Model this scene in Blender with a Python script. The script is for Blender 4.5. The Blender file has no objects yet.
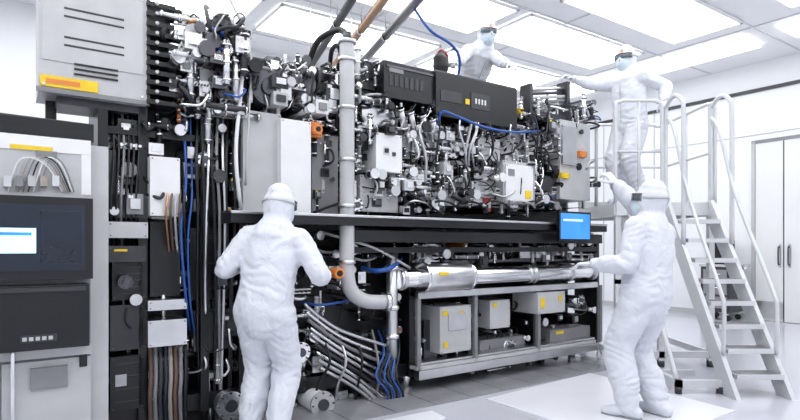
import bpy, math, random
from mathutils import Vector, Matrix, noise
random.seed(11)
V=Vector
F=560.0; CAMZ=1.3; HY=247.0
# room / machine axes (u along the machine front, w into the machine)
U=V((.82,.5724,0)).normalized(); W=V((-U.y,U.x,0)); O=V((.137,5.1,0))
MM=Matrix(((U.x,W.x,0,O.x),(U.y,W.y,0,O.y),(0,0,1,0),(0,0,0,1)))
def pu(px,py,w):
    """surveyed photo point -> (u,z) on the machine plane at depth w"""
    r=(px-400)/F
    ox=O.x+W.x*w; oy=O.y+W.y*w
    t=(r*oy-ox)/(U.x-r*U.y); Y=oy+U.y*t
    return t, CAMZ+(HY-py)*Y/F
def at(px,py,Y): return V(((px-400)/F*Y, Y, CAMZ+(HY-py)*Y/F))

# ---------------------------------------------------------------- materials
MATS={}
def mat(name,col,rough=.5,metal=0.,var=.12,scale=6,emit=0,bump=0,trans=0,bs=.15):
    m=bpy.data.materials.new(name); m.use_nodes=True
    nt=m.node_tree; b=nt.nodes['Principled BSDF']
    tc=nt.nodes.new('ShaderNodeTexCoord'); n=nt.nodes.new('ShaderNodeTexNoise')
    n.inputs['Scale'].default_value=scale; n.inputs['Detail'].default_value=3
    nt.links.new(tc.outputs['Object'],n.inputs['Vector'])
    cr=nt.nodes.new('ShaderNodeValToRGB')
    cr.color_ramp.elements[0].position=.3; cr.color_ramp.elements[1].position=.7
    c0=[max(0,c*(1-var)) for c in col]; c1=[min(1,c*(1+var)) for c in col]
    cr.color_ramp.elements[0].color=(*c0,1); cr.color_ramp.elements[1].color=(*c1,1)
    nt.links.new(n.outputs['Fac'],cr.inputs['Fac']); nt.links.new(cr.outputs['Color'],b.inputs['Base Color'])
    b.inputs['Roughness'].default_value=rough; b.inputs['Metallic'].default_value=metal
    if emit:
        nt.links.new(cr.outputs['Color'],b.inputs['Emission Color']); b.inputs['Emission Strength'].default_value=emit
    if bump:
        n2=nt.nodes.new('ShaderNodeTexNoise'); n2.inputs['Scale'].default_value=bump; n2.inputs['Distortion'].default_value=1.2
        nt.links.new(tc.outputs['Object'],n2.inputs['Vector'])
        bp=nt.nodes.new('ShaderNodeBump'); bp.inputs['Strength'].default_value=bs; bp.inputs['Distance'].default_value=.03
        nt.links.new(n2.outputs['Fac'],bp.inputs['Height']); nt.links.new(bp.outputs['Normal'],b.inputs['Normal'])
    if trans:
        b.inputs['Transmission Weight'].default_value=trans
    MATS[name]=m; return m
mat('white',(.78,.78,.79),.35,0,.04)
mat('lgrey',(.5,.5,.51),.35,0,.06)
mat('grey',(.23,.23,.24),.4,0,.1)
mat('dgrey',(.035,.035,.04),.4,0,.2)
mat('black',(.005,.005,.007),.35,0,.3)
mat('rubber',(.009,.009,.011),.5,0,.3)
mat('steel',(.8,.8,.81),.16,1,.08)
mat('alu',(.64,.64,.65),.28,1,.08)
mat('darksteel',(.11,.11,.12),.3,1,.15)
mat('copper',(.55,.3,.17),.3,1,.1)
mat('yellow',(.8,.55,.02),.45)
mat('paleyellow',(.75,.58,.12),.45)
mat('orange',(.75,.24,.05),.45)
mat('pipeorange',(.5,.26,.1),.4)
mat('red',(.4,.03,.03),.45)
mat('blue',(.02,.09,.36),.35)
mat('green',(.03,.2,.1),.4)
mat('brown',(.13,.08,.06),.5)
mat('beige',(.36,.32,.28),.5)
mat('screen',(.04,.22,.6),.2,0,.15,3,.85)
mat('screenwhite',(.5,.8,.97),.2,0,.1,3,.9)
mat('screendark',(.006,.012,.025),.12,0,.3)
mat('navy',(.008,.014,.03),.3)
mat('suit',(.69,.71,.765),.75,0,.02,8,0,7,0,.55)
mat('glove',(.68,.7,.74),.5,0,.03)
mat('mask',(.6,.7,.78),.7,0,.03)
mat('skin',(.5,.3,.22),.5,0,.06,20)
mat('hair',(.03,.02,.015),.6)
mat('eyewhite',(.8,.8,.8),.2,0,.02)
mat('lens',(.3,.33,.37),.05,0,.02,trans=.8)
mat('sole',(.3,.31,.33),.6)
mat('railpaint',(.62,.63,.65),.25,0,.04)
mat('wallpaint',(.82,.835,.86),.5,0,.02,1)
mat('ceilpaint',(.93,.935,.95),.6,0,.01,1)
mat('ceilgrid',(.66,.66,.68),.5,0,.02,1)
mat('lamp',(.97,.985,1),.5,0,0,1,3.7)
mat('doorpaint',(.77,.77,.78),.4,0,.02,2)
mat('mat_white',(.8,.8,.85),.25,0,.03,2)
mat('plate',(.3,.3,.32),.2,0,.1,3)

# ---------------------------------------------------------------- mesh builder
def resample(pts,rad=None,n=6):
    P=[V(p) for p in pts]
    if len(P)==2:
        return [P[0].lerp(P[1],k/2) for k in range(3)], ([rad[0],tuple((a+b)/2 for a,b in zip(rad[0],rad[1])),rad[1]] if rad else None)
    out=[];ro=[]
    for i in range(len(P)-1):
        p0=P[max(i-1,0)];p1=P[i];p2=P[i+1];p3=P[min(i+2,len(P)-1)]
        for k in range(n):
            t=k/n
            out.append(.5*((2*p1)+(p2-p0)*t+(2*p0-5*p1+4*p2-p3)*t*t+(3*p1-p0-3*p2+p3)*t**3))
            if rad: ro.append(tuple(a+(b-a)*t for a,b in zip(rad[i],rad[i+1])))
    out.append(P[-1]); 
    if rad: ro.append(rad[-1])
    return out,(ro if rad else None)

class MB:
    def __init__(s): s.v=[];s.f=[];s.m=[];s.s=[];s.names=[]
    def mi(s,m):
        if m not in s.names: s.names.append(m)
        return s.names.index(m)
    def add(s,vs,fs,m,smooth=False):
        b=len(s.v); s.v+= [tuple(x) for x in vs]; i=s.mi(m)
        for f in fs: s.f.append([b+k for k in f]); s.m.append(i); s.s.append(smooth)
    def box(s,x0,x1,y0,y1,z0,z1,m,rot=None):
        if x0>x1:x0,x1=x1,x0
        if y0>y1:y0,y1=y1,y0
        if z0>z1:z0,z1=z1,z0
        vs=[V((x,y,z)) for x in(x0,x1) for y in(y0,y1) for z in(z0,z1)]
        if rot is not None:
            c=V(((x0+x1)/2,(y0+y1)/2,(z0+z1)/2)); vs=[c+rot@(p-c) for p in vs]
        s.add(vs,[(0,1,3,2),(4,6,7,5),(0,4,5,1),(2,3,7,6),(0,2,6,4),(1,5,7,3)],m)
    def loft(s,pts,radii,m,seg=10,ref=None,n=5,round_caps=False,smooth=True):
        P,R=resample(pts,radii,n)
        T=[]
        for i in range(len(P)):
            a=P[max(i-1,0)];b=P[min(i+1,len(P)-1)]; t=(b-a)
            T.append(t.normalized() if t.length>1e-9 else V((0,0,1)))
        x=None
        fr=[]
        for i,t in enumerate(T):
            if ref is not None: x=V(ref)-t*V(ref).dot(t)
            elif x is None:
                r=V((0,0,1)) if abs(t.z)<.9 else V((1,0,0)); x=r-t*r.dot(t)
            else: x=x-t*x.dot(t)
            if x.length<1e-6: x=t.orthogonal()
            x.normalize(); x=x.copy(); fr.append((x,t.cross(x)))
        L=[(P[i],R[i],fr[i]) for i in range(len(P))]
        if round_caps:
            st=[];en=[]
            for a in (75,45,20):
                c=math.cos(math.radians(a)); q=math.sin(math.radians(a))
                r=R[0]; st.append((P[0]-T[0]*min(r)*q,(r[0]*c,r[1]*c),fr[0]))
                r=R[-1]; en.insert(0,(P[-1]+T[-1]*min(r)*q,(r[0]*c,r[1]*c),fr[-1]))
            L=st+L+en
        vs=[];fs=[]
        for c,r,(a,b) in L:
            for k in range(seg):
                an=2*math.pi*k/seg; vs.append(c+a*(r[0]*math.cos(an))+b*(r[1]*math.sin(an)))
        for i in range(len(L)-1):
            for k in range(seg):
                k2=(k+1)%seg; fs.append((i*seg+k,i*seg+k2,(i+1)*seg+k2,(i+1)*seg+k))
        s.add(vs,fs,m,smooth)
        base=len(s.v)-len(vs); i=s.mi(m)
        s.f.append([base+k for k in reversed(range(seg))]); s.m.append(i); s.s.append(smooth and round_caps)
        s.f.append([base+(len(L)-1)*seg+k for k in range(seg)]); s.m.append(i); s.s.append(smooth and round_caps)
    def tube(s,pts,r,m,seg=8,n=6): s.loft(pts,[(r,r)]*len(pts),m,seg,None,n)
    def cyl(s,p0,p1,r,m,seg=14): s.loft([p0,p1],[(r,r)]*2,m,seg)
    def sph(s,c,r,m,seg=14):
        c=V(c); r=V(r) if not isinstance(r,(int,float)) else V((r,r,r))
        vs=[c+V((0,0,-r.z))];rn=seg//2
        for i in range(1,rn):
            a=-math.pi/2+math.pi*i/rn
            for k in range(seg):
                b=2*math.pi*k/seg; vs.append(c+V((r.x*math.cos(a)*math.cos(b),r.y*math.cos(a)*math.sin(b),r.z*math.sin(a))))
        vs.append(c+V((0,0,r.z))); fs=[]
        for k in range(seg): fs.append((0,1+(k+1)%seg,1+k))
        for i in range(rn-2):
            for k in range(seg):
                k2=(k+1)%seg; a=1+i*seg; fs.append((a+k,a+k2,a+seg+k2,a+seg+k))
        a=1+(rn-2)*seg; t=len(vs)-1
        for k in range(seg): fs.append((a+k,a+(k+1)%seg,t))
        s.add(vs,fs,m,True)
    def pb(s,x0,y0,x1,y1,w0,w1,m):
        u0,_=pu(x0,y0,w0);u1,_=pu(x1,y0,w0);_,za=pu((x0+x1)/2,y0,w0);_,zb=pu((x0+x1)/2,y1,w0)
        s.box(u0,u1,w0,w1,zb,za,m); return u0,u1,zb,za
    def pt(s,pts,r,m,seg=8,n=6):
        out=[]
        for (x,y,w) in pts:
            u,z=pu(x,y,w); out.append((u,w,z))
        s.tube(out,r,m,seg,n)
    def obj(s,name,parent=None,mw=None,bevel=0):
        me=bpy.data.meshes.new(name); me.from_pydata(s.v,[],s.f); me.update()
        for n in s.names: me.materials.append(MATS[n])
        me.polygons.foreach_set('material_index',s.m); me.polygons.foreach_set('use_smooth',s.s)
        o=bpy.data.objects.new(name,me); bpy.context.scene.collection.objects.link(o)
        if parent: o.parent=parent
        if mw is not None: o.matrix_world=mw
        if bevel:
            b=o.modifiers.new('bevel','BEVEL'); b.width=bevel; b.segments=2; b.limit_method='ANGLE'; b.angle_limit=.8
        return o
def empty(name,mw=None):
    e=bpy.data.objects.new(name,None); bpy.context.scene.collection.objects.link(e)
    e.empty_display_size=.1
    if mw is not None: e.matrix_world=mw
    return e

# ---------------------------------------------------------------- room
RU0,RU1,RW0,RW1,RH=-6.5,7.94,-6.5,5.0,4.6
def room():
    fl=MB(); fl.box(RU0-.1,RU1+.1,RW0-.1,RW1+.1,-.1,0,'white'); o=fl.obj('floor',mw=MM)
    m=bpy.data.materials.new('floor_tiles'); m.use_nodes=True; nt=m.node_tree; b=nt.nodes['Principled BSDF']
    tc=nt.nodes.new('ShaderNodeTexCoord'); mp=nt.nodes.new('ShaderNodeMapping'); br=nt.nodes.new('ShaderNodeTexBrick')
    nt.links.new(tc.outputs['Object'],mp.inputs['Vector']); nt.links.new(mp.outputs['Vector'],br.inputs['Vector'])
    br.offset=0; br.inputs['Scale'].default_value=1; br.inputs['Brick Width'].default_value=.6; br.inputs['Row Height'].default_value=.6
    br.inputs['Mortar Size'].default_value=.0015; br.inputs['Color1'].default_value=(.53,.53,.59,1); br.inputs['Color2'].default_value=(.545,.545,.605,1)
    br.inputs['Mortar'].default_value=(.47,.47,.52,1)
    nt.links.new(br.outputs['Color'],b.inputs['Base Color']); b.inputs['Roughness'].default_value=.13
    o.data.materials.clear(); o.data.materials.append(m)
    for nm,a in (('wall_right',(RU1,RU1+.1,RW0,RW1)),('wall_left',(RU0-.1,RU0,RW0,RW1)),('wall_back',(RU0,RU1,RW1,RW1+.1)),('wall_front',(RU0,RU1,RW0-.1,RW0))):
        w=MB(); w.box(*a,0,RH,'wallpaint'); w.obj(nm,mw=MM)
    c=MB(); c.box(RU0,RU1,RW0,RW1,RH,RH+.1,'ceilpaint'); c.obj('ceiling',mw=MM)
    t=MB()
    u=RU0+.6
    while u<RU1: t.box(u-.012,u+.012,RW0,RW1,RH-.012,RH,'ceilgrid'); u+=2.4
    w=RW0+.25
    while w<RW1: t.box(RU0,RU1,w-.012,w+.012,RH-.013,RH,'ceilgrid'); w+=1.5
    t.obj('trim_1',mw=MM)
    t=MB(); t.box(RU1-.03,RU1,RW0,RW1,4.07,4.13,'dgrey'); t.obj('trim_2',mw=MM)
    t=MB(); t.box(RU1-.02,RU1,RW0,RW1,0,.1,'lgrey'); t.obj('baseboard_right',mw=MM)
    t=MB(); t.box(RU0,RU1,RW1-.02,RW1,0,.1,'lgrey'); t.obj('baseboard_back',mw=MM)
    t=MB()
    for w in (3.6,2.4,1.3): t.box(RU1-.012,RU1,w-.008,w+.008,.1,4.07,'lgrey')
    t.box(RU1-.012,RU1,RW0,RW1,3.3,3.315,'lgrey'); t.obj('trim_3',mw=MM)
    d=MB(); x=RU1-.05; RD=RU1-.004
    d.box(x,RD,.47,.53,0,3.2,'lgrey'); d.box(x,RD,-.86,-.8,0,3.2,'lgrey'); d.box(x,RD,-.86,.53,3.14,3.2,'grey')
    d.box(x+.01,RD,-.8,.01,.01,3.14,'doorpaint'); d.box(x+.01,RD,.03,.465,.01,3.14,'doorpaint'); d.box(x+.02,RD,.01,.03,.01,3.14,'black'); d.box(x+.005,RD,.465,.475,.01,3.14,'black')
    d.tube([(x-.0,.08,1.0),(x-.05,.08,1.02),(x-.05,.08,1.28),(x,.08,1.3)],.012,'darksteel')
    d.box(x,x+.01,.06,.1,.95,1.35,'alu'); d.box(x,x+.01,-.09,-.05,.95,1.35,'alu')
    d.tube([(x-.0,-.07,1.0),(x-.05,-.07,1.02),(x-.05,-.07,1.28),(x,-.07,1.3)],.012,'darksteel')
    d.box(x,x+.01,.03,.46,.05,.35,'alu'); d.obj('door_1',mw=MM)
    for w in (-5,-3.2,-1.4,.25,1.8,3.5):
        l=MB(); hw=.5
        for u0 in (-6,-3,0,3,):
            l.box(u0,u0+2.7,w-hw,w+hw,RH-.04,RH-.016,'lamp')
            for ww in (w-hw-.03,w+hw): l.box(u0-.03,u0+2.73,ww,ww+.03,RH-.05,RH-.014,'ceilpaint')
            for uu in (u0-.03,u0+2.7): l.box(uu,uu+.03,w-hw-.03,w+hw+.03,RH-.05,RH-.014,'ceilpaint')
        l.obj('ceiling_light_panel',mw=MM)
    l=MB()
    for w0 in (-1.5,1.0,3.2):
        l.box(6.3,7.0,w0-1.0,w0+1.0,RH-.05,RH-.016,'lamp')
    l.obj('ceiling_light_panel',mw=MM)
    e=empty('overhead_service_pipes',MM); t=MB()
    k=.27
    for u,mm,r in ((-.42,'rubber',.04),(-.13,'pipeorange',.04),(.18,'darksteel',.045)):
        def q(w,z=3.6): return (u+k*(w-.41),w,z)
        t.cyl(q(-3.6),q(2.6),r,mm,16)
        t.tube([q(2.6),q(2.75),(q(2.8)[0],2.8,3.52),(q(2.8)[0],2.8,3.35)],r,mm,14); t.cyl((q(2.8)[0],2.8,3.35),(q(2.8)[0],2.8,.0),r,mm,16)
        for w in (-2.6,-.8,1.0,2.4):
            a=q(w); t.cyl((a[0],w-.012,3.6),(a[0],w+.012,3.6),r+.012,'steel',16); t.cyl((a[0],w,3.6+r),(a[0],w,RH),.006,'steel',6)
    t.tube([(-.13-.9,-3.0,3.66),(-.13-.45,-1.2,3.655),(-.13,.41,3.655),(.3,2.0,3.655)],.02,'black',8)
    t.obj('pipes',parent=e)
room()
def fl(px,py): 
    Y=F*CAMZ/(py-HY); return ((px-400)/F*Y,Y)
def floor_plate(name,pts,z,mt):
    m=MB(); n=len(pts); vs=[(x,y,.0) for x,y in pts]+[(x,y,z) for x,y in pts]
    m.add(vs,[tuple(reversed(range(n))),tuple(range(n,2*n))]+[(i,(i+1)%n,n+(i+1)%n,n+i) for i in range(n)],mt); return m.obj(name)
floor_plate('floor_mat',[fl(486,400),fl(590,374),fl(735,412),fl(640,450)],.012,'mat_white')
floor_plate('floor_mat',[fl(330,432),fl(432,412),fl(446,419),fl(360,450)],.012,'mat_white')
m=MB(); m.box(-2.6,2.6,-.5,2.6,0,.006,'plate')  # thin sheet, darker than the floor, under and just before the machine
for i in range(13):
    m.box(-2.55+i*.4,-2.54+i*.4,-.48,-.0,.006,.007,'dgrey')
m.obj('dark_floor_strip',mw=MM)

# ---------------------------------------------------------------- the machine
mach=empty('lithography_machine',MM)
S=MB()
S.box(-2.55,2.5,.32,.6,.25,2.72,'black')
S.box(-2.3,2.5,.6,2.2,.22,2.25,'dgrey')
S.box(-2.3,2.52,2.2,2.22,.3,2.2,'lgrey')
S.box(2.5,2.53,.3,2.15,.3,2.2,'grey')
S.box(-2.55,2.5,0.05,2.2,.12,.24,'black')
for u in (-2.5,-1.2,0,1.2,2.4):
    for w in (.15,1.1,2.1): S.cyl((u,w,0),(u,w,.13),.045,'steel')
for px in (103,143,205,243,412):
    u,_=pu(px,0,0); S.box(u-.03,u+.03,0,.32,.12,2.75 if px<400 else 2.7,'black')
for px in (470,535,598):
    u,_=pu(px,0,0); S.box(u-.025,u+.025,0,.32,.12,1.45,'black')
S.box(-2.55,2.5,.02,.1,2.66,2.74,'dgrey'); S.box(-2.55,2.5,.02,.1,2.05,2.1,'black')
ul,_=pu(228,0,-.2); ur=2.5
S.box(ul,ur,-.26,.05,1.47,1.545,'black'); S.box(ul,ur,-.27,-.255,1.535,1.555,'alu'); S.box(ul,ur,-.2,.0,1.545,1.56,'darksteel')
S.box(ul+1.0,ur,-.12,.3,1.25,1.3,'black'); S.box(ul+1.0,ur,-.2,-.12,1.34,1.44,'black')
u4,_=pu(416,0,-.1)
S.box(u4,2.5,-.14,-.08,.84,.9,'alu'); S.box(u4,2.5,-.15,-.07,.12,.2,'alu'); S.box(u4,2.5,-.12,.0,.2,.235,'lgrey')
S.box(u4,2.5,-.1,.3,.24,.26,'alu'); S.box(u4,2.5,-.1,.3,.83,.85,'dgrey')
for px in (418,475,538,600):
    u,_=pu(px,0,-.1); S.box(u-.02,u+.02,-.12,-.08,.2,.86,'grey')
S.obj('frame',parent=mach,bevel=.004)

D=MB()
def screws(u0,u1,z0,z1,w,mt='darksteel'):
    for u in (u0+.015,u1-.015):
        for z in (z0+.015,z1-.015): D.cyl((u,w,z),(u,w-.006,z),.005,mt,6)
def panel(x0,y0,x1,y1,w0,w1,m,label=None,slots=0,sc=True):
    u0,u1,z0,z1=D.pb(x0,y0,x1,y1,w0,w1,m)
    if sc: screws(u0,u1,z0,z1,w0)
    if label:
        D.box(u0+(u1-u0)*.15,u0+(u1-u0)*.5,w0-.004,w0,z0+(z1-z0)*.66,z0+(z1-z0)*.8,label)
    for k in range(slots):
        z=z0+(z1-z0)*(.15+.7*k/max(1,slots-1)); D.box(u0+(u1-u0)*.15,u1-(u1-u0)*.15,w0-.003,w0,z,z+.008,'dgrey')
    return u0,u1,z0,z1
panel(243,112,281,214,-.05,.3,'lgrey'); 
panel(281,120,311,219,-.12,.25,'white')
panel(150,157,180,216,-.08,.2,'white',slots=0)
panel(108,222,148,238,-.1,.2,'lgrey'); panel(108,246,146,262,-.1,.2,'dgrey',label='yellow')
panel(114,195,148,218,-.02,.2,'dgrey'); panel(148,300,187,310,-.1,.1,'alu'); panel(148,320,187,346,-.14,.1,'alu')
panel(100,150,116,212,.0,.2,'dgrey'); panel(118,120,150,150,.05,.2,'dgrey',slots=3)
panel(250,60,290,100,.05,.3,'dgrey',slots=4); panel(292,68,316,112,.0,.3,'darksteel')
panel(212,95,240,118,.0,.3,'alu')
panel(194,40,226,60,-.02,.3,'dgrey'); panel(200,70,236,92,-.05,.3,'lgrey')
panel(112,262,146,300,.0,.2,'black',slots=5); panel(190,228,228,300,.05,.3,'black',slots=3)
panel(110,305,144,350,.0,.2,'dgrey'); panel(110,356,144,410,.0,.2,'black',slots=4); panel(194,310,230,350,.05,.3,'dgrey'); 
panel(150,222,180,296,.05,.3,'black')
panel(312,135,338,215,.0,.3,'grey'); panel(318,70,338,100,.0,.3,'alu',slots=3)
panel(310,122,322,137,-.1,.0,'orange'); panel(358,62,384,104,.05,.3,'dgrey')
panel(362,108,398,126,-.02,.3,'alu'); panel(376,134,402,172,-.12,.2,'white'); panel(360,176,398,212,-.02,.25,'lgrey')
panel(402,128,436,160,.0,.3,'lgrey',slots=2); panel(440,128,470,168,.05,.3,'alu'); panel(404,170,430,206,.02,.3,'darksteel')
panel(438,176,468,206,-.02,.3,'grey'); panel(474,138,500,160,-.07,.3,'lgrey'); panel(503,162,535,204,-.1,.25,'lgrey')
u0,u1,z0,z1=panel(506,165,533,201,-.13,-.1,'white'); D.box(u1-.12,u1-.03,-.135,-.13,z0+.03,z0+.11,'yellow'); D.box(u0+.03,u0+.12,-.135,-.13,z1-.12,z1-.05,'grey')
panel(474,168,500,204,.0,.3,'alu',slots=3); panel(500,128,540,156,.0,.3,'lgrey'); panel(538,128,560,170,.05,.3,'darksteel')
panel(358,125,376,150,0,.3,'dgrey')
panel(560,122,590,200,-.1,.3,'lgrey'); panel(563,126,577,165,-.13,-.1,'alu'); panel(540,176,560,206,-.05,.3,'dgrey'); panel(580,151,587,157,-.14,-.1,'orange')
panel(562,173,570,178,-.14,-.1,'yellow')
for k in range(5):
    u,z=pu(530,104+k*0,.0); D.cyl((u,.0,2.8+.045*k),(u+.55,.0,2.9+.045*k),.02,['alu','grey','lgrey','darksteel','alu'][k],10)
D.box(u-.05,u-.01,-.05,.1,2.68,3.03,'dgrey'); D.box(u+.55,u+.6,-.05,.1,2.7,3.15,'dgrey'); D.box(u-.05,u+.6,-.04,.3,2.66,2.76,'darksteel')
u0,u1,z0,z1=D.pb(384,66,436,101,-.12,.3,'black')
for k in range(7): D.box(u0+.05+k*.055,u0+.085+k*.055,-.125,-.12,z0+.1,z0+.2,'dgrey')
D.box(u0+.02,u1-.02,-.13,-.12,z1-.05,z1-.03,'darksteel'); D.box(u0+.05,u0+.2,-.126,-.12,z0+.22,z0+.26,'grey')
u0,u1,z0,z1=D.pb(436,80,517,122,-.15,.3,'black')
D.box(u0+.05,u0+.3,-.155,-.15,z0+.14,z0+.24,'dgrey'); D.box(u0+.42,u0+.66,-.156,-.15,z0+.12,z0+.27,'dgrey')
for k in range(4): D.box(u0+.47+k*.04,u0+.49+k*.04,-.159,-.155,z0+.17,z0+.22,'alu')
D.box(u0+.35,u0+.4,-.156,-.15,z0+.15,z0+.2,'yellow')
D.cyl((u0-.05,-.05,z1+.01),(u1,-.05,z1+.0),.018,'alu'); D.box(u0,u1,-.14,.3,z1,z1+.015,'darksteel')
def duct():
    m=MB(); w=-.18
    pts=[pu(347,44,w),pu(347,70,w),pu(347,150,w),pu(347,230,w),pu(347,272,w),pu(352,292,w),pu(366,301,w),pu(384,302,w)]
    m.tube([(a,w,b) for a,b in pts],.06,'lgrey',20,8)
    for px,py in ((347,60),(347,108),(347,160),(347,206),(347,262)):
        u,z=pu(px,py,w); m.cyl((u,w,z-.014),(u,w,z+.014),.072,'alu',20)
    u,z=pu(384,302,w); m.cyl((u,w,z),(u+.04,w,z),.08,'steel',20)
    u,z=pu(347,44,w); m.cyl((u,w,z-.0),(u,w,z+.03),.075,'alu',20); m.cyl((u,w,z+.03),(u,w,z+.09),.035,'darksteel',16)
    m.tube([(u,w,z+.06),(u-.02,w+.1,z+.14),(u-.1,w+.3,z+.1),(u-.12,w+.45,z-.05)],.025,'rubber',12)
    u,_=pu(392,0,-.05); m.cyl((u,-.05,.15),(u,-.05,1.28),.05,'alu',18)
    for z in (.5,.75,1.1): m.cyl((u,-.05,z),(u,-.05,z+.04),.066,'steel',18)
    m.obj('exhaust_pipe',parent=mach)
duct()
u,z=pu(336,273,-.2); D.cyl((u,-.26,z),(u,-.14,z),.042,'orange',16); D.cyl((u,-.27,z),(u,-.26,z),.025,'black',12); D.cyl((u,-.14,z),(u,.3,z),.025,'steel')
u,z=pu(316,130,-.12); D.cyl((u,-.16,z),(u,-.1,z),.04,'orange',16); D.cyl((u,-.17,z),(u,-.16,z),.02,'black',12)
ua,_=pu(398,0,-.1)
D.cyl((ua,-.1,1.02),(2.45,-.1,1.02),.085,'steel',24)
for uu in (ua+.02,ua+.75,ua+.8,1.35,1.42,2.0,2.4): D.cyl((uu,-.1,1.02),(uu+.03,-.1,1.02),.1,'alu',24)
uc,zc=pu(422,276,-.16); ud,_=pu(466,276,-.16); D.cyl((uc,-.16,1.03),(ud,-.16,1.03),.125,'alu',28); D.cyl((uc-.02,-.16,1.03),(uc+.01,-.16,1.03),.14,'steel',28); D.cyl((ud-.01,-.16,1.03),(ud+.02,-.16,1.03),.14,'steel',28)
D.box(uc+.1,uc+.2,-.29,-.27,1.05,1.08,'yellow')
D.cyl((ua+.6,0.05,1.16),(2.45,0.05,1.16),.05,'darksteel',16); D.cyl((ua,.1,.95),(2.4,.1,.95),.04,'darksteel',16)
panel(440,306,471,352,-.1,.25,'lgrey'); 
for (x0,y0,x1,y1) in ((443,311,448,316),(460,311,464,317),(444,342,448,348)): D.pb(x0,y0,x1,y1,-.107,-.1,'yellow')
u0,u1=pu(448,0,-.1)[0],pu(466,0,-.1)[0]
D.box(u0,u1,-.11,-.1,.52,.68,'alu')
panel(490,300,510,328,-.05,.25,'lgrey'); panel(538,292,565,313,-.16,.2,'lgrey'); D.pb(541,298,545,308,-.166,-.16,'yellow'); D.pb(559,295,562,301,-.166,-.16,'yellow'); D.pb(493,303,497,307,-.056,-.05,'yellow')
panel(480,338,525,362,.05,.3,'grey'); panel(550,328,590,345,.0,.3,'grey'); D.pb(556,331,564,334,-.006,0,'yellow'); panel(424,320,437,370,.05,.3,'darksteel')
panel(422,236,440,262,.05,.3,'alu'); panel(470,242,500,258,.05,.3,'dgrey'); panel(520,246,545,258,.0,.3,'alu',label='paleyellow')
D.obj('panels_and_boxes',parent=mach,bevel=.003)

G=MB()
def rnd(a,b): return a+(b-a)*random.random()
PAL=['steel']*7+['alu']*7+['black']*5+['dgrey']*4+['lgrey']*3+['white']*2+['darksteel']*3+['grey']*2
ACC=['blue','orange','yellow','copper','red','blue','blue']
def pal(): return random.choice(ACC) if random.random()<.03 else random.choice(PAL)
def greeble(x0,y0,x1,y1,w,n,size=1.0,cab=.35,dep=.1):
    for i in range(n):
        px=rnd(x0,x1);py=rnd(y0,y1);ww=w+rnd(-dep,dep*.6)
        u,z=pu(px,py,ww); k=random.random(); m=pal(); s=size*rnd(.6,1.7)
        if k<cab:
            L=rnd(.12,.4)*size; a=rnd(-.5,.5)+(math.pi/2 if random.random()<.6 else 0)
            du=L*math.cos(a);dz=L*math.sin(a)
            u2,z2=pu(min(max(px+du*90,x0),x1),min(max(py-dz*90,y0),y1),ww)
            b=rnd(.02,.08)
            mm=random.choice(['rubber']*6+['lgrey','steel','alu','blue' if random.random()<.35 else 'black','grey'])
            G.tube([(u,.3,z),(u,ww,z),((u+u2)/2+rnd(-.04,.04),ww-b,(z+z2)/2-rnd(0,.06)),(u2,ww,z2),(u2,.3,z2)],rnd(.005,.014),mm,6,5)
        elif k<cab+.22:
            a=.04*s;b=.035*s*rnd(.6,1.6)
            G.box(u-a,u+a,ww-.03*s,.3,z-b,z+b,m); G.box(u-a*.6,u+a*.6,ww-.045*s,ww-.03*s,z-b*.5,z+b*.5,pal())
            if random.random()<.35: G.box(u-a*.8,u-a*.2,ww-.03*s-.003,ww-.03*s,z+b*.55,z+b*.85,random.choice(['white','yellow','white']))
        elif k<cab+.33:
            r=.024*s; G.cyl((u,ww-.06*s,z),(u,.3,z),r,m,12); G.cyl((u,ww-.075*s,z),(u,ww-.06*s,z),r*1.5,random.choice(PAL),12); G.cyl((u,ww-.01,z),(u,ww+.01,z),r*1.35,'steel',6)
        elif k<cab+.45:
            r=.017*s;h=.1*s
            G.cyl((u,ww,z-h),(u,ww,z+h),r,m,10)
            for q in (-.8,0,.8): G.cyl((u,ww,z+h*q-.006),(u,ww,z+h*q+.006),r*1.5,'steel',8)
            G.cyl((u,ww,z),(u,.3,z),r*.8,'darksteel',8)
        elif k<cab+.55:
            r=.017*s;h=.13*s
            G.cyl((u-h,ww,z),(u+h,ww,z),r,m,10)
            for q in (-.9,.0,.9): G.cyl((u+h*q-.006,ww,z),(u+h*q+.006,ww,z),r*1.5,'steel',8)
            G.cyl((u,ww,z),(u,.3,z),r*.8,'darksteel',8)
        elif k<cab+.62:
            G.box(u-.07*s,u+.07*s,ww,.3,z-.015*s,z+.015*s,'alu')
            for q in range(5):
                uu=u-.056*s+.028*s*q; G.cyl((uu,ww-.03*s,z),(uu,ww,z),.008*s,random.choice(['steel','black','black']),8)
        else:
            h=.06*s; G.box(u-.012,u+.012,ww,ww+.02,z-h,z+h,random.choice(['alu','black','lgrey'])); G.cyl((u,ww-.01,z+h*.7),(u,.3,z+h*.7),.006,'steel',6); G.cyl((u,ww-.01,z-h*.7),(u,.3,z-h*.7),.006,'steel',6)
greeble(108,120,240,215,.08,60,.85,.4)
greeble(108,230,235,410,.12,55,.85,.4)
greeble(172,14,245,115,.0,95,.95,.35,.2)
greeble(245,62,340,112,.02,85,.95,.3,.12)
greeble(310,110,345,215,.02,30,.8,.3,.06)
greeble(355,60,385,215,.0,55,.8,.3,.08)
greeble(385,104,440,212,-.02,140,.8,.25,.1)
greeble(440,124,560,210,-.02,240,.82,.25,.1)
greeble(520,100,595,135,.0,60,.8,.3,.1)
greeble(565,130,595,205,-.02,14,.7,.2,.06)
greeble(405,238,595,262,.0,80,.8,.2,.06)
greeble(420,302,598,372,.12,90,.8,.3,.06)
greeble(240,232,410,300,.12,65,.85,.35,.1)
greeble(300,300,410,400,.16,45,.85,.4,.06)
greeble(195,300,300,415,.14,40,.9,.4,.08)
G.obj('valves_and_fittings',parent=mach)

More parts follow.
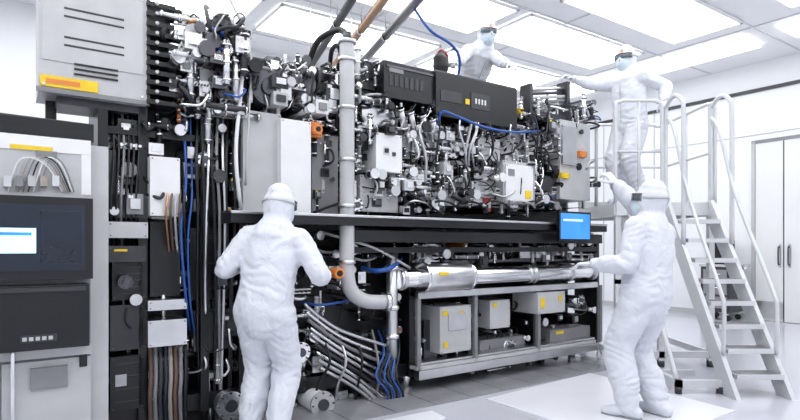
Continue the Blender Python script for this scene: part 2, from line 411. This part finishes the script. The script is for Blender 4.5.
H=MB()
def hose(pts,r,m): H.pt(pts,r,m,8,7)
hose([(236,-5,.1),(244,40,.0),(241,90,-.12),(236,150,-.14),(240,200,-.1),(246,226,.1)],.014,'white')
hose([(228,-5,.1),(250,50,.0),(249,110,-.1),(246,170,-.12),(246,200,.1)],.009,'lgrey')
hose([(183,110,.1),(186,180,-.05),(181,230,-.1),(186,300,-.1),(190,330,.1)],.009,'blue')
hose([(190,110,.1),(192,190,-.05),(188,240,-.1),(190,300,-.1),(196,340,.1)],.007,'blue')
for k in range(5):
    hose([(166+k*4,160,.1),(168+k*4,190,-.06),(166+k*4.5,216,-.1),(170+k*4,260,.1)],.008,['copper','brown','lgrey','brown','rubber'][k])
for k in range(8):
    hose([(150+k*5,346,.0),(151+k*5,375,-.08),(150+k*5,400,-.08),(152+k*5,440,.0)],.014,['brown','grey','dgrey','navy','beige','brown','grey','black'][k])
for k in range(6):
    x=112+k*5; hose([(x,110,.1),(x+2,150,0),(x-1,200,-.05),(x,250,.1)],.008,['rubber','black','grey','rubber','rubber','black'][k])
for k in range(8):
    x=198+k*5; hose([(x,110,.1),(x+rnd(-2,2),160,-.05),(x+rnd(-2,2),215,-.05),(x+rnd(-3,3),300,.0),(x+rnd(-3,3),420,.1)],.011,random.choice(['rubber','rubber','grey','alu','black','steel']))
for k in range(18):
    x=rnd(172,236);y=rnd(5,90)
    hose([(x,y,.2),(x+rnd(-10,10),y+rnd(-6,6),-.05),(x+rnd(-14,14),y+rnd(5,25),-rnd(0,.12)),(x+rnd(-12,12),y+rnd(20,45),.2)],rnd(.01,.022),random.choice(['rubber','rubber','black','lgrey','grey','rubber','blue','dgrey','copper']))
for k in range(9):
    y=304+k*8; hose([(304+k*2,y,-.02),(340+k*3,y+26,-.04),(394,y+44+k*2,-.02)],.015,['alu','steel','grey','steel','alu','dgrey','steel','lgrey','alu'][k])
for k in range(4):
    hose([(312+k*20,420,.1),(318+k*20,385,-.05),(330+k*16,360,-.1),(318+k*18,330,.05)],.011,['rubber','alu','rubber','grey'][k])
for k in range(6):
    hose([(378+k*4,330,.1),(384+k*3,352,-.06),(376+k*4,376,-.14),(388+k*3,394,-.16),(380+k*4,418,-.05)],.01,['blue','rubber','blue','rubber','blue','navy'][k])
hose([(362,268,.05),(378,271,-.15),(392,267,-.16),(402,258,.1)],.02,'blue')
hose([(320,232,.1),(335,236,-.1),(374,248,-.12),(410,268,-.05)],.012,'lgrey')
hose([(300,302,.1),(318,305,-.1),(336,303,-.12),(350,300,.0)],.01,'blue')
for k in range(8):
    x=rnd(400,550); hose([(x,112,-.1),(x+rnd(-5,5),130,-.16),(x+rnd(-8,8),150,-.14),(x+rnd(-8,8),175,.0)],rnd(.008,.013),random.choice(['rubber','rubber','lgrey','alu','black']))
hose([(438,126,-.1),(442,112,-.18),(456,116,-.2),(484,127,-.2),(512,132,-.18),(540,131,-.1)],.012,'blue')
hose([(424,200,.0),(426,160,-.14),(420,130,-.14),(428,106,.0)],.014,'alu')
for k in range(6):
    x=405+k*26; hose([(x,206,-.1),(x+8,201,-.18),(x+20,203,-.16),(x+26,208,-.1)],.01,random.choice(['rubber','alu','rubber','lgrey']))
hose([(330,64,.2),(332,50,.1),(338,46,.1),(342,60,.3)],.02,'rubber')
H.tube([(.12,.2,3.6),(.14,.1,3.45),(.2,.0,3.3),(.42,-.02,3.22),(.58,.05,3.12),(.66,.2,2.9),(.66,.2,2.8)],.014,'blue')
for k in range(11):
    u,z=pu(158,8+k*9.6,-.02); H.box(u-.08,u+.1,-.08,.1,z-.018,z+.012,'black'); H.cyl((u+.1,-.04,z),(u+.15,-.04,z),.014,'dgrey',8); H.cyl((u-.02,-.1,z),(u-.02,-.08,z),.012,'lgrey',8)
H.obj('hoses_and_cables',parent=mach)
L=MB()
def drum(px,py,w,r,m,l=.12,fl='steel'):
    u,z=pu(px,py,w); L.cyl((u,w,z),(u,.35,z),r,m,24); L.cyl((u,w-.02,z),(u,w,z),r*1.15,fl,24); L.cyl((u,w-.04,z),(u,w-.02,z),r*.5,'darksteel',16)
    for k in range(8):
        a=k*math.pi/4; L.cyl((u+r*math.cos(a),w-.03,z+r*math.sin(a)),(u+r*math.cos(a),w-.02,z+r*math.sin(a)),.008,'darksteel',6)
drum(268,88,-.05,.12,'dgrey',fl='darksteel'); drum(192,50,-.05,.075,'dgrey',fl='alu'); drum(452,150,-.06,.07,'alu'); drum(488,125,-.05,.05,'steel'); drum(412,184,-.04,.05,'steel')
drum(356,205,-.05,.05,'lgrey'); drum(322,404,-.12,.09,'white',fl='lgrey'); drum(300,352,-.05,.07,'darksteel'); drum(230,405,-.05,.09,'alu'); drum(205,160,-.02,.05,'alu'); drum(548,148,-.08,.06,'alu')
drum(125,282,-.05,.04,'darksteel',fl='darksteel'); drum(510,346,.02,.06,'alu'); drum(580,300,.0,.05,'steel'); drum(222,24,-.05,.06,'darksteel',fl='dgrey')
for k,(x,y) in enumerate(((418,118),(428,122),(396,112),(406,115))):
    u,z=pu(x,y,-.05); L.cyl((u,-.12,z),(u+.1,-.05,z-.16),.028,'alu',14); L.cyl((u,-.12,z),(u-.01,-.127,z+.016),.036,'steel',14)
L.obj('vacuum_ports',parent=mach)

# ---------------------------------------------------------------- vented electronics cabinet
C=MB(); w0=-.05
u0,_=pu(38,0,w0);u1,_=pu(147,0,w0); z0=pu(90,98,w0)[1]; z1=3.0
C.box(u0,u1,w0,.3,z0,z1,'lgrey'); C.box(u0-.01,u1+.01,w0-.012,w0,z0,z0+.03,'grey')
C.box(u0+.02,u1-.02,w0-.006,w0,z0+.2,z1-.02,'lgrey')
def prow(x0,x1,y,n,h,m='dgrey',step=6):
    for k in range(n):
        a,za=pu(x0,y+k*step,w0); b,_=pu(x1,y,w0); C.box(a,b,w0-.009,w0-.004,za-h/2,za+h/2,m)
prow(64,124,8,1,.012,step=1); prow(64,124,16,1,.012); prow(64,124,37,2,.012,step=8); prow(74,118,64,3,.012,'black',5)
a,z=pu(40,74,w0); b,_=pu(98,0,w0); C.box(a,b,w0-.01,w0-.004,z-.07,z,'yellow'); C.box(a+.03,b-.1,w0-.012,w0-.01,z-.05,z-.02,'orange')
for uu in (u0+.03,u1-.03):
    for zz in (z0+.05,z1-.05): C.cyl((uu,w0-.015,zz),(uu,w0,zz),.009,'steel',8)
C.box(u1+.0,u1+.02,w0,.3,z0,z1,'dgrey'); C.box(u0+.1,u1,.0,.3,z0-.05,z0,'dgrey')
C.box(u0+.05,u0+.11,.18,.3,0,z0,'black')
C.obj('electronics_cabinet',mw=MM,bevel=.004)

# ---------------------------------------------------------------- operator console
K=MB(); w0=-.35
ur,_=pu(91,0,w0); ul=ur-1.2
def cy(py,px=50): return pu(px,py,w0)[1]
K.box(ul,ur,w0+.02,.12,.05,cy(137),'grey'); K.box(ur,ur+.1,w0+.06,.12,.0,cy(140),'lgrey'); K.box(ul,ur,w0+.1,.1,0,.05,'black')
K.box(ul,ur+.02,w0+.05,.1,cy(137),cy(118),'black'); 
for k in range(6): K.cyl((ul,w0+.08+.03*k,cy(117)+.01),(ur-.05*k,w0+.08+.03*k,cy(121)+.01),.014,random.choice(['rubber','grey','black']),8)
K.box(ul,ur,w0-.0,w0+.02,cy(152),cy(137),'white'); K.box(ur-.05,ur,w0,w0+.02,cy(196),cy(152),'white'); K.box(ul,ur,w0,w0+.02,cy(199),cy(193),'lgrey')
K.box(ul,ur-.05,w0+.005,w0+.03,cy(193),cy(152),'lgrey')
a,z=pu(10,142,w0); K.box(a,a+.2,w0-.004,w0,z-.035,z-.01,'yellow'); a,z=pu(36,150,w0); K.box(a,a+.1,w0-.004,w0,z-.04,z,'grey')
for k in range(7):
    p=[pu(8+k*5,192,w0),pu(20+k*5,160,w0),pu(45+k*3,165,w0),pu(62+k*2,192,w0)]
    K.tube([(q[0],w0-.01*(1+(j in(1,2))*2),q[1]) for j,q in enumerate(p)],.004,['white','lgrey','beige','grey','rubber','white','grey'][k],6)
for k in range(5):
    a,z=pu(8+k*12,178,w0); K.box(a-.02,a+.015,w0-.03,w0+.01,z-.05,z+.01,['alu','grey','lgrey','beige','alu'][k])
K.box(ul,ur+.0,w0-.1,w0,cy(279),cy(198),'black'); K.box(ul,ur-.04,w0-.106,w0-.1,cy(270),cy(206),'navy')
a,_=pu(36,0,w0-.1); K.box(a-.3,a,w0-.109,w0-.106,cy(253),cy(229),'screenwhite'); K.box(a-.28,a-.02,w0-.111,w0-.109,cy(236),cy(233),'screen')
K.box(a+.02,ur-.06,w0-.108,w0-.106,cy(262),cy(212),'screendark')
K.box(ul,ur-.02,w0-.12,w0+.02,cy(346),cy(284),'black'); K.box(ul,ur-.04,w0-.14,w0-.12,cy(290),cy(286),'dgrey')
K.box(ul,ur,w0-.02,w0+.02,cy(357),cy(347),'lgrey')
a,z=pu(20,338,w0-.12); K.box(a,a+.17,w0-.125,w0-.12,z-.03,z+.01,'dgrey')
for k in range(5): K.box(a+.01+k*.03,a+.03+k*.03,w0-.13,w0-.12,z-.02,z,'lgrey')
K.box(ul,ur-.45,w0,w0+.02,.08,cy(360),'alu'); K.box(ur-.43,ur,w0,w0+.02,.08,cy(360),'lgrey'); K.box(ur-.3,ur-.12,w0-.02,w0,.5,.62,'grey')
K.cyl((ur-.38,w0-.04,.35),(ur-.38,w0-.04,.75),.012,'steel'); K.cyl((ur-.38,w0-.04,.4),(ur-.38,w0,.4),.01,'steel'); K.cyl((ur-.38,w0-.04,.7),(ur-.38,w0,.7),.01,'steel')
K.box(ur-.06,ur-.02,w0-.01,w0,.6,.75,'black')
K.obj('operator_console',mw=MM,bevel=.004)

T=MB(); a,zt=pu(559,213,-.32); b,_=pu(588,0,-.32); zb=pu(573,239,-.32)[1]
T.box(a-.02,b+.02,-.34,-.3,zb-.02,zt+.02,'black'); T.box(a,b,-.344,-.34,zb,zt,'screen'); T.box(a+.04,b-.12,-.346,-.344,zt-.08,zt-.06,'screenwhite')
T.box((a+b)/2-.03,(a+b)/2+.03,-.3,-.27,(zb+zt)/2-.05,(zb+zt)/2+.05,'dgrey')
T.obj('display_monitor',mw=MM,bevel=.004)

# ---------------------------------------------------------------- access platform with stairs
P=empty('access_platform_stairs'); A=MB()
dz=1.78; X0,X1,Y0,Y1=2.33,3.4,6.05,7.25
A.box(X0,X1,Y0,Y1,dz-.03,dz,'alu'); A.box(X0,X1,Y0-.02,Y0+.03,dz-.14,dz,'railpaint'); A.box(X0-.02,X0+.03,Y0,Y1,dz-.14,dz,'railpaint'); A.box(X1-.03,X1+.02,Y0,Y1,dz-.14,dz,'railpaint'); A.box(X0,X1,Y1-.03,Y1,dz-.14,dz,'railpaint')
for x in (X0+.03,X1-.03,2.83):
    for y in (Y0+.03,Y1-.03):
        A.box(x-.03,x+.03,y-.03,y+.03,.06,dz-.03,'railpaint'); A.cyl((x,y,0),(x,y,.07),.04,'dgrey')
A.box(X0,X1,Y0,Y0+.05,.1,.17,'railpaint'); A.box(X0,X0+.05,Y0,Y1,.1,.17,'railpaint'); A.box(X1-.05,X1,Y0,Y1,.1,.17,'railpaint'); A.box(X0,2.83,Y0,Y0+.04,.9,.95,'railpaint')
A.box(X0+.08,2.78,Y0+.02,Y0+.03,.95,dz-.14,'lgrey')
SX0,SX1=2.87,3.34; n=9; yb=4.82
run=(Y0-yb)/n; rise=dz/n
for i in range(n-1):
    z=rise*(i+1); y=yb+run*i
    A.box(SX0+.03,SX1-.03,y,y+.2,z-.035,z,'alu'); A.box(SX0+.03,SX1-.03,y-.005,y+.01,z-.04,z+.003,'railpaint')
    for k in range(4): A.box(SX0+.05,SX1-.05,y+.03+k*.045,y+.035+k*.045,z,z+.004,'grey')
for x in (SX0,SX1):
    vs=[]
    for xx in (x-.02,x+.02):
        for (y,z) in ((yb-.08,.0),(yb+.12,.0),(Y0,dz-.2),(Y0,dz+.02),(Y0-.06,dz+.02)): vs.append((xx,y,z))
    A.add(vs,[(0,1,2,3,4),(9,8,7,6,5),(0,5,6,1),(1,6,7,2),(2,7,8,3),(3,8,9,4),(4,9,5,0)],'railpaint')
    sl=dz/(Y0-yb)
    A.tube([(x,yb+.15,.35),(x,yb+.14,.75),(x,yb+.22,.95),(x,yb+.75,.95+.6*sl),(x,Y0-.2,dz+.72),(x,Y0-.05,dz+.9)],.018,'railpaint',12)
A.box(2.45,2.5,4.95,Y0,.05,.12,'railpaint'); A.box(2.45,SX0,4.95,5.0,.05,.12,'railpaint'); A.box(2.45,SX0,5.45,5.5,.05,.1,'railpaint')
for (x,y) in ((2.47,4.97),(2.47,5.95),(SX0-.03,4.97)): A.cyl((x,y,0),(x,y,.06),.03,'dgrey')
A.tube([(2.47,4.99,.1),(2.47,5.5,.9),(2.47,6.05,1.7)],.022,'railpaint',10)
def guard(p0,p1,posts=2,h=1.1):
    p0=V(p0);p1=V(p1); r=.02
    pts=[p0,p0+V((0,0,h-.12)),p0.lerp(p1,.08)+V((0,0,h-.02)),p0.lerp(p1,.16)+V((0,0,h)),p0.lerp(p1,.5)+V((0,0,h)),p0.lerp(p1,.84)+V((0,0,h)),p0.lerp(p1,.92)+V((0,0,h-.02)),p1+V((0,0,h-.12)),p1]
    A.tube(pts,r,'railpaint',12,5)
    A.cyl(p0+V((0,0,h*.5)),p1+V((0,0,h*.5)),.015,'railpaint',10)
    for k in range(1,posts+1):
        q=p0.lerp(p1,k/(posts+1)); A.cyl(q,q+V((0,0,h)),.016,'railpaint',10)
guard((X0,Y0,dz),(SX0-.04,Y0,dz),1); guard((X0,Y0+.6,dz),(X0,Y1,dz),0); guard((X1,Y0,dz),(X1,Y1,dz),1); guard((X0,Y1,dz),(X1,Y1,dz),1)
for x in (SX0+.0,SX1+.02):
    A.tube([(x,Y0,dz),(x,Y0,dz+.9),(x,Y0-.05,dz+1.05),(x,Y0-.2,dz+1.1),(x,Y0-.34,dz+1.02),(x,Y0-.38,dz+.85),(x,Y0-.38,dz-.45)],.022,'railpaint',12)
A.box(X0,X1,Y1-.02,Y1,dz,dz+.1,'railpaint'); A.box(X0,SX0,Y0-.01,Y0+.0,dz,dz+.1,'railpaint')
A.obj('stairs_and_guardrails',parent=P)

q=MB()
u=7.25; wb=.6
q.box(u,u+.5,wb,wb+.5,.15,.95,'dgrey'); q.box(u-.02,u+.52,wb-.02,wb+.52,.95,.99,'lgrey'); q.box(u+.1,u+.4,wb+.1,wb+.4,.99,1.42,'black'); q.box(u+.1,u+.4,wb+.1,wb+.4,1.42,1.5,'yellow')
for k in range(3): q.box(u-.012,u,wb+.05,wb+.45,.22+k*.24,.42+k*.24,'grey'); q.cyl((u-.03,wb+.15,.34+k*.24),(u-.03,wb+.35,.34+k*.24),.008,'steel')
for a in (u+.06,u+.44):
    for b in (wb+.06,wb+.44): q.cyl((a-.02,b,.05),(a+.02,b,.05),.05,'rubber'); q.cyl((a,b,.05),(a,b,.15),.012,'steel')
q.tube([(u,wb,.9),(u,wb-.1,.98),(u+.5,wb-.1,.98),(u+.5,wb,.9)],.012,'steel')
q.obj('equipment_cart',mw=MM)

# ---------------------------------------------------------------- cleanroom workers
def ik(a,b,l1,l2,hint):
    a=V(a);b=V(b);d=b-a;L=d.length
    if L>l1+l2-.004: b=a+d.normalized()*(l1+l2-.004); d=b-a; L=d.length
    x=(l1*l1-l2*l2+L*L)/(2*L); h=math.sqrt(max(0,l1*l1-x*x)); n=d.normalized()
    hv=V(hint)-n*V(hint).dot(n); hv.normalize()
    return a+n*x+hv*h,b
def remesh(mb,vox,name,parent,matname,smooth=4,foldfn=None):
    me=bpy.data.meshes.new('tmp'); me.from_pydata(mb.v,[],mb.f); me.update()
    o=bpy.data.objects.new('tmp',me); bpy.context.scene.collection.objects.link(o)
    r=o.modifiers.new('r','REMESH'); r.mode='VOXEL'; r.voxel_size=vox; r.use_smooth_shade=True
    if smooth:
        s=o.modifiers.new('s','SMOOTH'); s.factor=.5; s.iterations=smooth
    dg=bpy.context.evaluated_depsgraph_get(); m2=bpy.data.meshes.new_from_object(o.evaluated_get(dg))
    bpy.data.objects.remove(o)
    m2.name=name
    if foldfn:
        nn=[v.normal.copy() for v in m2.vertices]
        for v,nv in zip(m2.vertices,nn): v.co+=nv*foldfn(v.co)
    m2.materials.clear(); m2.materials.append(MATS[matname])
    m2.polygons.foreach_set('use_smooth',[True]*len(m2.polygons))
    ob=bpy.data.objects.new(name,m2); bpy.context.scene.collection.objects.link(ob); ob.parent=parent
    return ob
def hand(parent,wrist,d,n,side,curl,name):
    d=V(d).normalized(); n=V(n); n=(n-d*n.dot(d)).normalized(); s=n.cross(d).normalized()*side
    m=MB(); w=V(wrist)
    m.loft([w-d*.05,w,w+d*.03,w+d*.075,w+d*.1],[(.03,.024),(.029,.022),(.037,.02),(.043,.017),(.04,.014)],'glove',14,ref=s,round_caps=True,n=3)
    for k,(off,ln) in enumerate(((.031,.074),(.0105,.084),(-.0105,.077),(-.03,.06))):
        p=w+d*(.09-(.004,0,.003,.012)[k])+s*off; a=0; pts=[p-d*.02,p]
        sp=s*(off*.8)
        for j,fr in enumerate((.45,.31,.24)):
            a+=curl*(.7,1.1,.8)[j]*(1+.12*k); dd=(d*math.cos(a)+n*math.sin(a)+sp).normalized(); p=p+dd*ln*fr; pts.append(p)
        m.loft(pts,[(.0095,.0095),(.0095,.0095),(.009,.009),(.0085,.0085),(.0075,.0075)],'glove',10,round_caps=True,n=2)
    p=w+d*.02+s*.022; a=w+d*.045+s*.05+n*.012; b=a+(d*.75+s*.4+n*(.2+curl*.5)).normalized()*.034; c=b+(d*.9+s*.05+n*(.2+curl*.7)).normalized()*.028
    m.loft([p,a,b,c],[(.015,.015),(.0125,.0125),(.0105,.0105),(.009,.009)],'glove',10,round_caps=True,n=3)
    return remesh(m,.0042,name,parent,'glove',2)
def worker(loc,face,scale,pelvis,neck,head_yaw,head_pitch,hl,hr,hintl,hintr,footl,footr,seed,curl=(.5,.5),sh_yaw=0,palm=((0,0,-1),(0,0,-1)),bulk=1.0):
    yaw=math.atan2(-face[0],face[1]); mw=Matrix.Translation(V(loc))@Matrix.Rotation(yaw,4,'Z')@Matrix.Scale(scale,4); inv=mw.inverted()
    e=empty('cleanroom_worker',mw)
    pelvis=V(pelvis);neck=V(neck); sp=neck-pelvis; spn=sp.normalized(); q=bulk
    def sc(L): return [(a*q,b*q) for a,b in L]
    R3=Matrix.Rotation(sh_yaw,3,'Z'); X=R3@V((1,0,0)); X=(X-spn*X.dot(spn)).normalized(); Fw=spn.cross(X)*1.0
    B=MB()
    B.loft([pelvis-V((0,0,.1)),pelvis,pelvis+sp*.28,pelvis+sp*.55,pelvis+sp*.82,neck-spn*.02],sc([(.165,.145),(.205,.16),(.19,.148),(.208,.148),(.195,.13),(.1,.09)]),'suit',24,ref=X,round_caps=True)
    shc=neck-spn*.09
    SL=shc-X*.19;SR=shc+X*.19
    B.loft([SL,SL*.5+neck*.5-spn*.02,neck-spn*.01,SR*.5+neck*.5-spn*.02,SR],[(.08,.08),(.083,.083),(.086,.086),(.083,.083),(.08,.08)],'suit',16,round_caps=True)
    wr=[];J=[]
    for S0,tgt,hint in ((SL,hl,hintl),(SR,hr,hintr)):
        t=inv@V(tgt); el,wt=ik(S0,t,.29,.265,hint)
        B.loft([S0,S0.lerp(el,.5),el,el.lerp(wt,.45),wt-(wt-el).normalized()*.03],sc([(.084,.084),(.078,.078),(.07,.07),(.064,.064),(.044,.044)]),'suit',16,round_caps=True,n=6)
        wr.append((el,wt)); J.append((el,(wt-S0).normalized(),.12,.014)); J.append((wt.lerp(el,.25),(wt-el).normalized(),.09,.011)); J.append((S0-spn*.04,(el-S0).normalized(),.12,.012))
    for sx,ft in ((-1,footl),(1,footr)):
        hip=pelvis+X*(.1*sx)-V((0,0,.03)); ank=V((ft[0],ft[1],ft[2]+.1)); kn,an=ik(hip,ank,.44,.43,((ft[3] if len(ft)>3 else 0)*.3,1,0))
        B.loft([hip,hip.lerp(kn,.5),kn,kn.lerp(an,.55),an],sc([(.118,.13),(.108,.118),(.098,.104),(.094,.102),(.07,.072)]),'suit',18,round_caps=True,n=6)
        J.append((kn,(an-hip+V((.15*sx,0,0))).normalized(),.15,.016)); J.append((an+V((0,0,.12)),V((0.2*sx,0,1)).normalized(),.13,.018)); J.append((hip-V((0,0,.06)),V((sx*.6,0,1)).normalized(),.15,.013))
        fy=ft[3] if len(ft)>3 else 0
        fd=Matrix.Rotation(-fy,3,'Z')@V((0,1,0)); b=an-V((0,0,.1))
        B.loft([b-fd*.07+V((0,0,.055)),b+V((0,0,.065)),b+fd*.09+V((0,0,.05)),b+fd*.18+V((0,0,.036))],[(.045,.05),(.052,.06),(.055,.044),(.045,.03)],'suit',16,ref=fd.cross(V((0,0,1))),round_caps=True)
        so=MB(); so.loft([b-fd*.1+V((0,0,.01)),b-fd*.06+V((0,0,.01)),b+fd*.05+V((0,0,.01)),b+fd*.14+V((0,0,.01)),b+fd*.2+V((0,0,.01))],[(.03,.01),(.05,.01),(.05,.01),(.058,.01),(.03,.01)],'sole',16,ref=fd.cross(V((0,0,1))))
        so.obj('boot_sole_%s'%('l' if sx<0 else 'r'),parent=e)
    J.append((pelvis+sp*.25,(spn+X*.25).normalized(),.17,.013)); J.append((pelvis+sp*.6,(spn-X*.35).normalized(),.13,.008))
    HR=Matrix.Rotation(head_yaw,3,'Z')@Matrix.Rotation(head_pitch,3,'X')
    hc=neck+spn*.045+HR@V((0,.025,.10))
    def h(p): return hc+HR@V(p)
    Xh=HR@V((1,0,0))
    B.loft([h((0,-.02,-.1)),h((0,-.02,-.05)),h((0,-.018,0)),h((0,-.018,.05)),h((0,-.02,.085))],[(.09,.092),(.102,.11),(.109,.122),(.109,.12),(.088,.096)],'suit',24,ref=Xh,round_caps=True)
    B.loft([neck-spn*.08,neck+spn*.0,neck+spn*.045,h((0,-.02,-.06))],[(.185,.145),(.135,.12),(.1,.1),(.093,.098)],'suit',20,ref=X,round_caps=True)
    def fold(co):
        q_=co+V((seed*3.1,0,0))
        wv=noise.noise(q_*3); w2=noise.noise(q_*7+V((9,0,0)))
        a=noise.noise(V((q_.x*5+wv,q_.y*5,q_.z*4+wv*2)))
        b=noise.noise(V((q_.x*9+w2,q_.y*9,q_.z*15+wv*4)))
        hd=(co-hc).length
        if hd<.2: return .002*a
        d=.009*a+.008*b
        for jc,ax,rad,amp in J:
            v=co-jc; g=math.exp(-(v.length/rad)**2)
            if g>.03:
                s_=abs(math.sin(v.dot(ax)*38+wv*8+w2*3))
                d+=g*amp*(s_-.6)*(.8+w2)
        return d
    remesh(B,.0095,'coverall',e,'suit',6,foldfn=fold)
    fm=MB()
    fm.loft([h((0,.008,-.108)),h((0,.014,-.07)),h((0,.018,-.02)),h((0,.018,.03)),h((0,.012,.075))],[(.045,.06),(.064,.078),(.076,.094),(.078,.095),(.06,.07)],'skin',24,ref=Xh,round_caps=True)
    fm.loft([h((0,.104,.022)),h((0,.116,.0)),h((0,.129,-.022)),h((0,.116,-.032))],[(.008,.008),(.01,.01),(.015,.013),(.012,.008)],'skin',10,round_caps=True)
    for sx in (-1,1):
        fm.sph(h((.031*sx,.1,.018)),.0125,'eyewhite',10); fm.sph(h((.031*sx,.109,.018)),.0062,'hair',8)
        fm.loft([h((.016*sx,.111,.04)),h((.032*sx,.11,.045)),h((.05*sx,.1,.04))],[(.004,.004)]*3,'hair',6)
    fm.loft([h((0,.02,-.122)),h((0,.03,-.09)),h((0,.039,-.05)),h((0,.039,-.016)),h((0,.034,-.006))],[(.05,.06),(.068,.082),(.077,.096),(.075,.095),(.07,.084)],'mask',24,ref=Xh,round_caps=False)
    for z in (-.03,-.055,-.08): fm.loft([h((-.06,.086,z)),h((-.03,.126,z)),h((0,.137,z)),h((.03,.126,z)),h((.06,.086,z))],[(.002,.002)]*5,'mask',6)
    fr=[h((-.098,.03,.022)),h((-.082,.09,.022)),h((-.04,.122,.022)),h((0,.125,.024)),h((.04,.122,.022)),h((.082,.09,.022)),h((.098,.03,.022))]
    fm.loft(fr,[(.025,.0025)]*7,'lens',8,ref=HR@V((0,0,1)))
    for dz_ in (-.024,.026): fm.loft([p+HR@V((0,.001,dz_)) for p in fr],[(.0035,.0035)]*7,'dgrey',6)
    fm.loft([h((-.104,.02,.022)),h((-.115,-.02,.022)),h((-.096,-.09,.025)),h((0,-.144,.028)),h((.096,-.09,.025)),h((.115,-.02,.022)),h((.104,.02,.022))],[(.009,.003)]*7,'lgrey',8,ref=HR@V((0,0,1)))
    fm.loft([h((0,.1,.075)),h((0,.05,.14)),h((0,-.03,.155)),h((0,-.11,.11)),h((0,-.143,.03)),h((0,-.125,-.06))],[(.004,.003)]*6,'suit',6)
    ring=[h((.08*math.cos(a),.082-.035*abs(math.cos(a)),.0+.1*math.sin(a))) for a in [math.pi*2*k/16 for k in range(17)]]
    fm.loft(ring,[(.007,.007)]*17,'suit',8,n=2)
    fm.obj('face_mask_goggles',parent=e)
    det=MB()
    for el,wt in wr:
        d=(wt-el).normalized(); det.cyl(wt-d*.05,wt-d*.015,.045,'suit',16)
    zp=[pelvis+sp*k+Fw*r*q for k,r in ((0,.163),(.28,.153),(.55,.153),(.8,.14))]
    det.loft(zp,[(.006,.003)]*4,'lgrey',6,ref=X)
    det.obj('cuffs_and_zip',parent=e)
    nm=('glove_l','glove_r')
    for k in (0,1):
        el,wt=wr[k]; d=(wt-el).normalized()
        n=inv.to_3x3().normalized()@V(palm[k])
        hand(e,wt,d,n,(1 if k==0 else -1),curl[k],nm[k])
    return e
worker((-.905,3.74,0),(.22,.97),.955,(0,0,.95),(.05,.08,1.51),-.15,-.15,
    at(240,266,4.02),at(322,272,3.98),(-.6,-.5,-1),(.8,-.5,-1),(-.11,0,0,-.15),(.1,-.02,0,.15),1,(.5,.5),bulk=1.03)
worker((1.86,4.27,0),(-.6,.8),1.0,(0.03,0,.95),(.1,-.0,1.51),.25,.1,
    at(592,264,4.32),at(601,167,4.66),(-.3,-.5,-1),(.6,-.3,-.8),(-.13,.05,0,-.2),(.13,-.04,0,.2),2,(.35,.7),palm=((0,0,-1),(-.6,.8,0)),bulk=1.1)
b3=MM@V((1.50,.95,2.25))
w3=worker(b3,(.45,-.89),.98,(0,-.06,.94),(-.02,.3,1.40),-.2,-.25,
    at(517,68,5.95),at(450,66,5.9),(1,-.3,-.3),(-.6,-.6,-.6),(-.12,0,0),(.12,-.02,0),3,(.4,1.0))
worker((2.64,6.42,1.78),(-.86,-.5),1.0,(0,0,.95),(.0,.05,1.51),.15,-.1,
    at(664,102,6.12),at(568,78,6.42),(-.5,-1,-.5),(.3,-.3,-1),(-.12,.0,0),(.12,.0,0),4,(.9,.5))
tl=MB(); c=at(441,62,5.85)
tl.loft([c+V((0,0,-.13)),c+V((0,0,-.05)),c+V((0,0,.04)),c+V((.01,0,.08))],[(.06,.05),(.085,.07),(.08,.065),(.04,.04)],'black',16,round_caps=True)
tl.loft([c+V((-.05,0,.07)),c+V((0,0,.12)),c+V((.06,0,.08)),c+V((.07,0,.0))],[(.014,.014)]*4,'red',10,round_caps=True)
tl.cyl(c+V((0,0,-.13)),c+V((0,0,-.19)),.05,'dgrey')
tl.obj('handheld_power_tool')

cam=bpy.data.cameras.new('camera'); co=bpy.data.objects.new('camera',cam); bpy.context.scene.collection.objects.link(co)
co.location=(0,0,CAMZ); co.rotation_euler=(math.pi/2,0,0); cam.sensor_width=36; cam.lens=F/800*36; cam.shift_y=(HY-210)/800
cam.clip_start=.05
bpy.context.scene.camera=co
w=bpy.data.worlds.new('world'); bpy.context.scene.world=w; w.use_nodes=True
w.node_tree.nodes['Background'].inputs[0].default_value=(.9,.95,1,1); w.node_tree.nodes['Background'].inputs[1].default_value=.3
bpy.context.scene.view_settings.view_transform='Standard'
bpy.context.scene.view_settings.exposure=0
